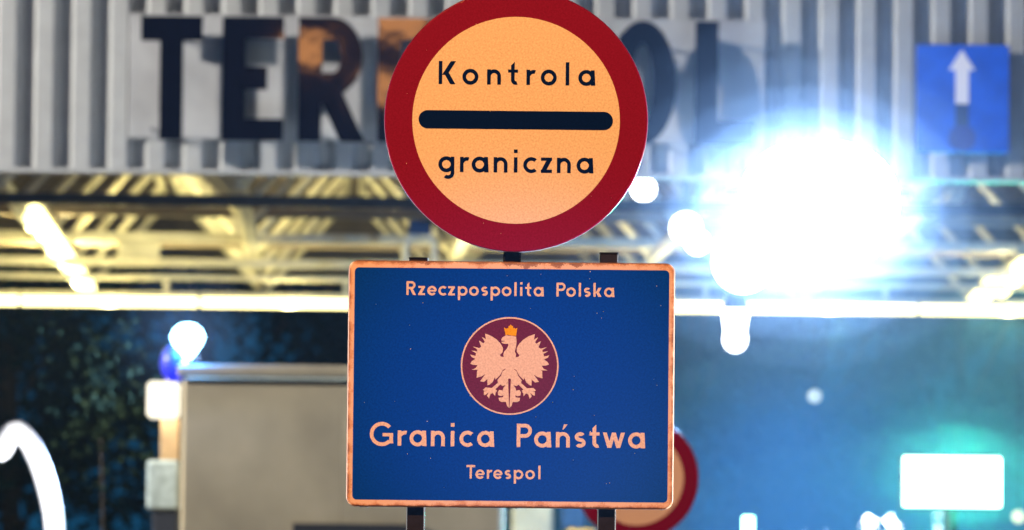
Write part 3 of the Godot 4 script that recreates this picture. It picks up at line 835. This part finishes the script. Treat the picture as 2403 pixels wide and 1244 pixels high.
# ---------------------------------------------------------------- things below the canopy
func yard() -> void:
	var t := thing("box_truck", "beige box truck seen from behind left of the blue board", "truck", Vector3(-1.33, 0, -45))
	put("cargo_box", box(Vector3(2.56, 2.55, 8.0), 0.04), M.truck, t, Vector3(0, 2.19, -4.05))
	put("roof_rail", box(Vector3(2.62, 0.10, 0.10), 0.02), M.truck, t, Vector3(0, 3.51, 0.0))
	put("gutter", box(Vector3(2.5, 0.035, 0.05), 0.004), M.rubber, t, Vector3(0, 3.43, -0.03))
	for s in [-1.0, 1.0]:
		put("door", box(Vector3(1.247, 2.36, 0.04), 0.004), M.truck, t, Vector3(s * 0.625, 2.22, -0.03))
		put("tail_lamp", box(Vector3(0.3, 0.12, 0.05), 0.01), M.red_lens, t, Vector3(s * 1.0, 0.78, 0.02))
		for z in [-1.6, -6.6]:
			var w := put("wheel", lathe([Vector4(0.5, 0.14, 1, 0), Vector4(0.5, -0.14, 1, 0), Vector4(0.3, -0.15, 0, -1), Vector4(0, -0.1, 0, -1)], 28), M.rubber, t, Vector3(s * 1.05, 0.5, z), Basis(Vector3.UP, PI / 2 * s).rotated(Vector3.UP, PI))
			put("rim", disc(0.28, 0.02), M.chrome, w, Vector3(0, 0, -0.13), Basis(Vector3.UP, PI))
	put("dark_band", box(Vector3(1.0, 0.22, 0.02), 0.004), M.rubber, t, Vector3(0.12, 2.2, 0.02))
	put("bumper", box(Vector3(2.4, 0.14, 0.12), 0.02), M.dark_steel, t, Vector3(0, 0.62, 0.0))
	put("chassis", box(Vector3(0.9, 0.25, 8.6), 0.02), M.dark_steel, t, Vector3(0, 0.78, -4.3))
	put("cab", box(Vector3(2.3, 1.9, 1.8), 0.12), M.truck_pale, t, Vector3(0, 1.75, -9.05))
	# lit control post by the truck
	var p := thing("control_post", "tall control post with lit white head beside the truck's left side", "post", Vector3(-2.80, 0, -46))
	put("lamp_head", box(Vector3(0.26, 0.30, 0.2), 0.03), glow(Color(1.0, 0.93, 0.72), 1.6), p, Vector3(-0.01, 3.31, 0))
	put("tan_shaft", box(Vector3(0.15, 0.34, 0.16), 0.01), M.tan_panel, p, Vector3(0.05, 2.99, 0))
	put("pale_cabinet", box(Vector3(0.26, 0.40, 0.22), 0.02), M.pale_panel, p, Vector3(0.0, 2.62, 0))
	put("pedestal", box(Vector3(0.2, 2.42, 0.18), 0.01), M.dark_steel, p, Vector3(0.02, 1.21, -0.02))
	lamp_light(OmniLight3D.new(), "post_light", p, Vector3(-0.05, 3.31, 0.2), Color(1.0, 0.9, 0.68), 0.3, 0.1)
	# bent hoop barrier at lower left
	var pts := []
	var ctrl := [Vector2(-2.385, 0.0), Vector2(-2.388, 1.6), Vector2(-2.392, 1.95), Vector2(-2.410, 2.16), Vector2(-2.463, 2.36), Vector2(-2.525, 2.50), Vector2(-2.585, 2.575), Vector2(-2.625, 2.585), Vector2(-2.652, 2.53), Vector2(-2.680, 2.475), Vector2(-2.712, 2.475), Vector2(-2.745, 2.53), Vector2(-2.79, 2.6), Vector2(-2.85, 2.58), Vector2(-2.94, 2.4), Vector2(-3.0, 2.1), Vector2(-3.01, 0.0)]
	for c in ctrl:
		pts.append(Vector3(c.x + 2.7, c.y, 0))
	var hp := thing("white_hoop", "bright white bent tube hoop at the lower left corner", "barrier", Vector3(-2.7, 0, -30))
	put("bent_tube", tube(smooth(pts, 3), 0.058, 14), M.white_paint, hp)
	put("foot_plate", box(Vector3(0.8, 0.02, 0.25), 0.004), M.dark_steel, hp, Vector3(0, 0.01, 0))
	var bl := thing("added_hoop_lamp", "added low lamp in front of the white hoop, outside the view", "lamp", Vector3(-2.02, 0, -28.4))  # unseen lamp added to make the hoop bright white
	put("column", tube([Vector3(0, 0, 0), Vector3(0, 1.5, 0)], 0.06, 12), M.dark_steel, bl)
	put("head", box(Vector3(0.2, 0.16, 0.14), 0.02), glow(Color(0.9, 0.92, 1.0), 4.0), bl, Vector3(0, 1.58, 0))
	var bs: SpotLight3D = lamp_light(SpotLight3D.new(), "hoop_light", bl, Vector3(0, 1.58, -0.12), Color(0.92, 0.93, 1.0), 16.0, 0.1)
	bs.spot_angle = 19.0
	aim(bs, Vector3(-2.55, 2.35, -30.0))
	# hanging signal box with a hoop below it
	var h := thing("signal_box", "dark blue box with pale hoop hanging under the roof left of the round sign", "signal", Vector3(-0.945, 5.62, -58))
	put("case", box(Vector3(0.24, 0.36, 0.2), 0.02), M.blue_paint, h)
	put("hanger", box(Vector3(0.05, 0.5, 0.05), 0.005), M.dark_steel, h, Vector3(0, 0.4, 0))
	var loop := []
	for k in 19:
		var a := PI * k / 18.0
		loop.append(Vector3(cos(a) * 0.145, -0.28 + sin(a) * 0.12, 0))
	loop.push_front(Vector3(0.155, -0.75, 0))
	loop.push_back(Vector3(-0.155, -0.75, 0))
	put("hoop", tube(loop, 0.035, 10), M.white_paint, h)
	# cabinets seen between the posts
	var y := thing("yellow_cabinet", "low yellow cabinet with blue top behind the board's right post", "cabinet", Vector3(0.74, 0, -61.2))
	put("yellow_body", box(Vector3(0.36, 2.50, 0.4), 0.04), M.yellow_paint, y, Vector3(0.03, 1.25, 0))
	put("blue_top", box(Vector3(0.26, 0.4, 0.3), 0.02), M.blue_paint, y, Vector3(-0.06, 2.71, -0.05))
	# sodium lamp in front of the signs, beside the road on the camera's left
	var s := thing("sodium_street_lamp", "orange sodium street lamp that lights the sign faces, outside the view", "street lamp", Vector3(-3.6, 0, -6.0))
	put("mast", tube([Vector3(0, 0, 0), Vector3(0, 8.3, 0), Vector3(0.3, 8.7, 0), Vector3(0.9, 8.8, 0)], 0.06, 12), M.dark_steel, s)
	put("lamp_head", box(Vector3(0.7, 0.16, 0.3), 0.04), M.housing, s, Vector3(1.2, 8.82, 0))
	put("lamp_glass", box(Vector3(0.5, 0.03, 0.22), 0.01), glow(SODIUM, 12.0), s, Vector3(1.2, 8.725, 0))
	var sl: SpotLight3D = lamp_light(SpotLight3D.new(), "sodium_light", s, Vector3(1.2, 8.66, 0), SODIUM, SODIUM_E, 0.25)
	sl.spot_angle = 16.0
	sl.spot_angle_attenuation = 0.9
	aim(sl, Vector3(0, 2.75, -17.2))
	# added cold lamp behind the camera, unseen: puts more blue on the board
	var c := thing("added_cold_lamp", "added cold white lamp on a low stand near the camera, outside the view", "work lamp", Vector3(1.6, 0, 1.5))
	put("stand", tube([Vector3(0, 0, 0), Vector3(0, 1.0, 0)], 0.03, 10), M.dark_steel, c)
	put("head", box(Vector3(0.34, 0.26, 0.12), 0.02), M.housing, c, Vector3(0, 1.12, 0.03))
	put("lamp_face", box(Vector3(0.3, 0.22, 0.02), 0.005), glow(COLD, 8.0), c, Vector3(0, 1.12, -0.04))
	var cl: SpotLight3D = lamp_light(SpotLight3D.new(), "cold_light", c, Vector3(0, 1.12, -0.08), COLD, COLD_E, 0.15)
	cl.spot_angle = 2.3
	cl.spot_angle_attenuation = 1.0
	aim(cl, Vector3(0.03, 2.33, -17.2))
	# mast lamps that light the fascia from the left
	var m := thing("flood_mast", "tall white flood mast left of the canopy front, outside the view", "light mast", Vector3(-24.0, 0, -38.0))
	put("mast", tube([Vector3(0, 0, 0), Vector3(0, 12.6, 0)], 0.12, 14), M.dark_steel, m)
	put("lamp_face", box(Vector3(0.6, 0.4, 0.04), 0.01), glow(MAST, 12.0), m, Vector3(0.2, 12.3, 0), Basis(Vector3.UP, -0.9))
	var ml: SpotLight3D = lamp_light(SpotLight3D.new(), "mast_light", m, Vector3(0.3, 12.3, -0.15), MAST, MAST_E, 0.3)
	ml.spot_angle = 17.0
	ml.spot_angle_attenuation = 0.8
	aim(ml, Vector3(0.5, 5.4, -49.0))
	var fill := thing("added_fill_lamp", "added broad soft white fill lamp between the signs and the canopy, outside the view", "lamp", Vector3(5.5, 0, -20.0))  # added, unseen: soft fill that lifts the shadows on the fascia
	put("mast", tube([Vector3(0, 0, 0), Vector3(0, 10.2, 0)], 0.1, 12), M.dark_steel, fill)
	put("lamp_face", box(Vector3(1.6, 1.0, 0.05), 0.02), glow(MAST, 6.0), fill, Vector3(0, 10.0, -0.2))
	var lf: SpotLight3D = lamp_light(SpotLight3D.new(), "fill_light", fill, Vector3(0, 10.0, -0.4), MAST, FILL_E, 1.2)
	lf.spot_angle = 17.0
	lf.spot_angle_attenuation = 0.8
	aim(lf, Vector3(0, 6.0, -49.0))
	var gs := thing("sodium_street_lamp", "added orange sodium lamp over the half hidden round sign, outside the view", "street lamp", Vector3(6.5, 0, -27.0))  # unseen lamp added to light the half hidden round sign
	put("mast", tube([Vector3(0, 0, 0), Vector3(0, 8.3, 0), Vector3(-0.9, 8.8, 0)], 0.06, 12), M.dark_steel, gs)
	put("lamp_head", box(Vector3(0.7, 0.16, 0.3), 0.04), M.housing, gs, Vector3(-1.2, 8.82, 0))
	put("lamp_glass", box(Vector3(0.5, 0.03, 0.22), 0.01), glow(SODIUM, 12.0), gs, Vector3(-1.2, 8.725, 0))
	var gl: SpotLight3D = lamp_light(SpotLight3D.new(), "sodium_light", gs, Vector3(-1.2, 8.66, 0), Color(1.0, 0.43, 0.16), 215.0, 0.25)
	gl.spot_angle = 7.0
	aim(gl, Vector3(0.8, 2.5, -36.3))
	# two added, unseen lamps: they draw the white lines along the sign edges
	for sx in [1.0, -1.0]:
		var em := thing("added_edge_lamp", "added low white edge lamp %s of the signs, outside the view" % ("to the right" if sx > 0 else "to the left"), "lamp", Vector3(11.0 * sx, 0, -18.7), "added edge lamps beside the signs")
		put("column", tube([Vector3(0, 0, 0), Vector3(0, 1.0, 0)], 0.05, 10), M.dark_steel, em)
		put("head", box(Vector3(0.2, 0.2, 0.2), 0.02), glow(MAST, 6.0), em, Vector3(0, 1.1, 0))
		var el: SpotLight3D = lamp_light(SpotLight3D.new(), "edge_light", em, Vector3(-0.13 * sx, 1.1, 0), MAST, EDGE_E if sx > 0 else EDGE_E * 0.5, 0.1)
		el.spot_angle = 6.0
		aim(el, Vector3(0, 2.5, -17.25))
	# more sodium lamps along the road behind the camera: the standing letters mirror them
	var at := [Vector3(-5.25, 0, 14.0), Vector3(-3.9, 0, 22.0)]
	for k in 2:
		var o := thing("sodium_street_lamp", "orange sodium street lamp %s, mirrored by the big letters, outside the view" % ["behind the camera", "second behind the camera"][k], "street lamp", at[k])
		put("mast", tube([Vector3(0, 0, 0), Vector3(0, 12.4, 0), Vector3(0.9, 12.9, 0)], 0.08, 12), M.dark_steel, o)
		put("lamp_head", box(Vector3(0.9, 0.2, 0.4), 0.05), M.housing, o, Vector3(1.2, 12.9, 0))
		for hx in [1.2, 3.0]:
			put("lamp_glass", box(Vector3(1.1, 0.5, 0.5), 0.05), glow(SODIUM, 26.0), o, Vector3(hx, 12.5 + (hx - 1.2) * 0.3, 0))

func smooth(p: Array, n: int) -> Array:
	var out := []
	for i in p.size() - 1:
		var a: Vector3 = p[maxi(i - 1, 0)]
		var d: Vector3 = p[mini(i + 2, p.size() - 1)]
		for k in n:
			out.append((p[i] as Vector3).cubic_interpolate(p[i + 1], a, d, float(k) / n))
	out.append(p[-1])
	return out

# ---------------------------------------------------------------- trees
func tree_meshes(seed_: int, height: float, spread: float, leaves: int) -> Array:
	var r := RandomNumberGenerator.new()
	r.seed = seed_
	var wood := begin()
	add_tube(wood, [Vector3.ZERO, Vector3(0.1, height * 0.3, 0.05), Vector3(0.0, height * 0.62, 0.1)], 0.16, 8)
	var crown := begin()
	var clumps := []
	for k in 26:
		var a := r.randf() * TAU
		var y := r.randf_range(0.28, 0.97)
		var reach := spread * sqrt(clampf(1.0 - pow(absf(y - 0.58) / 0.45, 2.0), 0.05, 1.0)) * r.randf_range(0.35, 1.0)
		var c := Vector3(cos(a) * reach, y * height, sin(a) * reach)
		clumps.append(c)
		if k % 2 == 0:
			add_tube(wood, [Vector3(0.05, height * clampf(y - 0.25, 0.2, 0.6), 0.05), c.lerp(Vector3(0, y * height, 0), 0.3)], 0.045, 5)
	for k in leaves:
		var c: Vector3 = clumps[k % clumps.size()]
		var p := c + Vector3(r.randfn(), r.randfn() * 0.7, r.randfn()) * spread * 0.2
		var b := Basis.from_euler(Vector3(r.randf() * TAU, r.randf() * TAU, r.randf() * TAU))
		var s := r.randf_range(0.07, 0.15)
		quad(crown, p + b * Vector3(-s, 0, 0), p + b * Vector3(0, -s * 0.5, 0.02), p + b * Vector3(s, 0, 0), p + b * Vector3(0, s * 0.5, 0.02), b.z)
	return [wood.commit(), crown.commit()]

func trees() -> void:
	var kinds := [tree_meshes(11, 9.0, 2.6, 9000), tree_meshes(23, 7.5, 2.2, 8000), tree_meshes(37, 11.0, 3.0, 10000)]
	var spots := [[-7.6, -86, 0, 1.0, "dark leafy tree at the left edge behind the hoop"], [-4.9, -92, 2, 1.0, "tall dark tree left of the blue lamp"], [-2.4, -98, 1, 1.1, "dark tree showing above the truck's left half"], [0.2, -104, 0, 1.0, "dark tree mostly behind the blue board"], [3.6, -118, 2, 1.0, "hazy dark tree right of the blue board"], [6.6, -122, 0, 1.1, "hazy tree above the green display"], [9.6, -120, 1, 1.2, "hazy tree at the right edge behind the display"], [-10.2, -95, 1, 1.2, "tree beyond the left edge of the view"]]
	for s in spots:
		var t := thing("tree", s[4], "tree", Vector3(s[0], 0, s[1]), "trees behind the terminal")
		t.scale = Vector3.ONE * s[3]
		t.rotation.y = s[0] * 1.7
		put("trunk", kinds[s[2]][0], M.bark, t)
		put("crown", kinds[s[2]][1], M.leaf, t)
	# a lit shrub by the control post
	var r := RandomNumberGenerator.new()
	r.seed = 77
	var st := begin()
	for k in 320:
		var p := Vector3(r.randfn() * 0.2, 3.25 + r.randfn() * 0.35, r.randfn() * 0.2)
		var b := Basis.from_euler(Vector3(r.randf() * TAU, r.randf() * TAU, r.randf() * TAU))
		var s := r.randf_range(0.03, 0.055)
		quad(st, p + b * Vector3(-s, 0, 0), p + b * Vector3(0, -s * 0.5, 0.01), p + b * Vector3(s, 0, 0), p + b * Vector3(0, s * 0.5, 0.01), b.z)
	var sh := thing("shrub", "slender shrub with lamplit leaves left of the control post", "shrub", Vector3(-3.30, 0, -46.3))
	put("foliage", st.commit(), M.leaf_pale, sh)
	put("stem", tube([Vector3(0, 0, 0), Vector3(0.03, 1.3, 0), Vector3(-0.03, 3.0, 0.02)], 0.010, 6), M.bark, sh)

func ground() -> void:
	var g := put("ground", box(Vector3(600, 0.2, 600), 0), M.asphalt, self, Vector3(0, -0.1, -150))
	tag(g, "", "", "", "structure")
	var k := thing("kerb_island", "concrete kerb island that carries the two sign posts", "kerb island", Vector3(0, 0, -17.3))
	put("slab", prism(rounded(1.8, 3.0, 0.6), 0.12), M.concrete, k, Vector3.ZERO, Basis(Vector3.RIGHT, -PI / 2))

# ---------------------------------------------------------------- light of the place (linear colours)
const SODIUM := Color(1.0, 0.40, 0.108)
const SODIUM_E := 455.0
const COLD := Color(0.25, 0.55, 1.0)
const COLD_E := 150.0
const MAST := Color(1.0, 0.96, 0.885)
const MAST_E := 1480.0
const FILL_E := 25.0
const EDGE_E := 800.0
const TUBE := Color(1.0, 0.88, 0.37)
const PENDANT_E := 122.0
const FLOOD := Color(0.36, 0.55, 1.0)
const FLOOD_E := 900.0
const FLOOD_FACE := Color(0.75, 0.9, 1.0)

func _ready() -> void:
	rng.seed = 5
	# camera: 257.5 mm on a 24 mm high frame, 1.7 m above the road, 3.4 degrees up, leaning 0.58 degrees
	var cam := Camera3D.new()
	cam.name = "camera"
	cam.near = 0.5
	cam.far = 900.0
	add_child(cam)
	cam.position = Vector3(0, 1.7, 0)
	cam.basis = Basis(Vector3.RIGHT, deg_to_rad(3.3994)) * Basis(Vector3.BACK, deg_to_rad(0.58))
	var lens := CameraAttributesPhysical.new()
	lens.frustum_focal_length = 257.5
	lens.frustum_focus_distance = 17.25
	lens.frustum_near = 0.5
	lens.frustum_far = 900.0
	lens.exposure_aperture = 6.8
	cam.attributes = lens
	cam.current = true
	# night sky, haze of rain
	var env := Environment.new()
	env.background_mode = Environment.BG_SKY
	var sky := Sky.new()
	var sm := ProceduralSkyMaterial.new()
	sm.sky_top_color = Color(0.05, 0.08, 0.13)
	sm.sky_horizon_color = Color(0.04, 0.28, 0.42)
	sm.ground_bottom_color = Color(0.03, 0.05, 0.07)
	sm.ground_horizon_color = Color(0.06, 0.13, 0.20)
	sm.sky_curve = 0.12
	sky.sky_material = sm
	env.sky = sky
	env.background_energy_multiplier = 1.0
	env.tonemap_mode = Environment.TONE_MAPPER_LINEAR
	env.tonemap_exposure = 1.0
	env.fog_enabled = true
	env.fog_density = 0.0002
	env.fog_light_color = Color(0.80, 0.92, 1.0)
	env.volumetric_fog_enabled = true
	env.volumetric_fog_density = 0.0
	env.sdfgi_enabled = true
	env.ssao_enabled = true
	env.ssil_enabled = true
	var we := WorldEnvironment.new()
	we.name = "environment"
	we.environment = env
	add_child(we)
	materials()
	ground()
	terminal()
	lamps()
	yard()
	trees()
	far_sign()
	round_sign()
	name_board()
	raindrops()
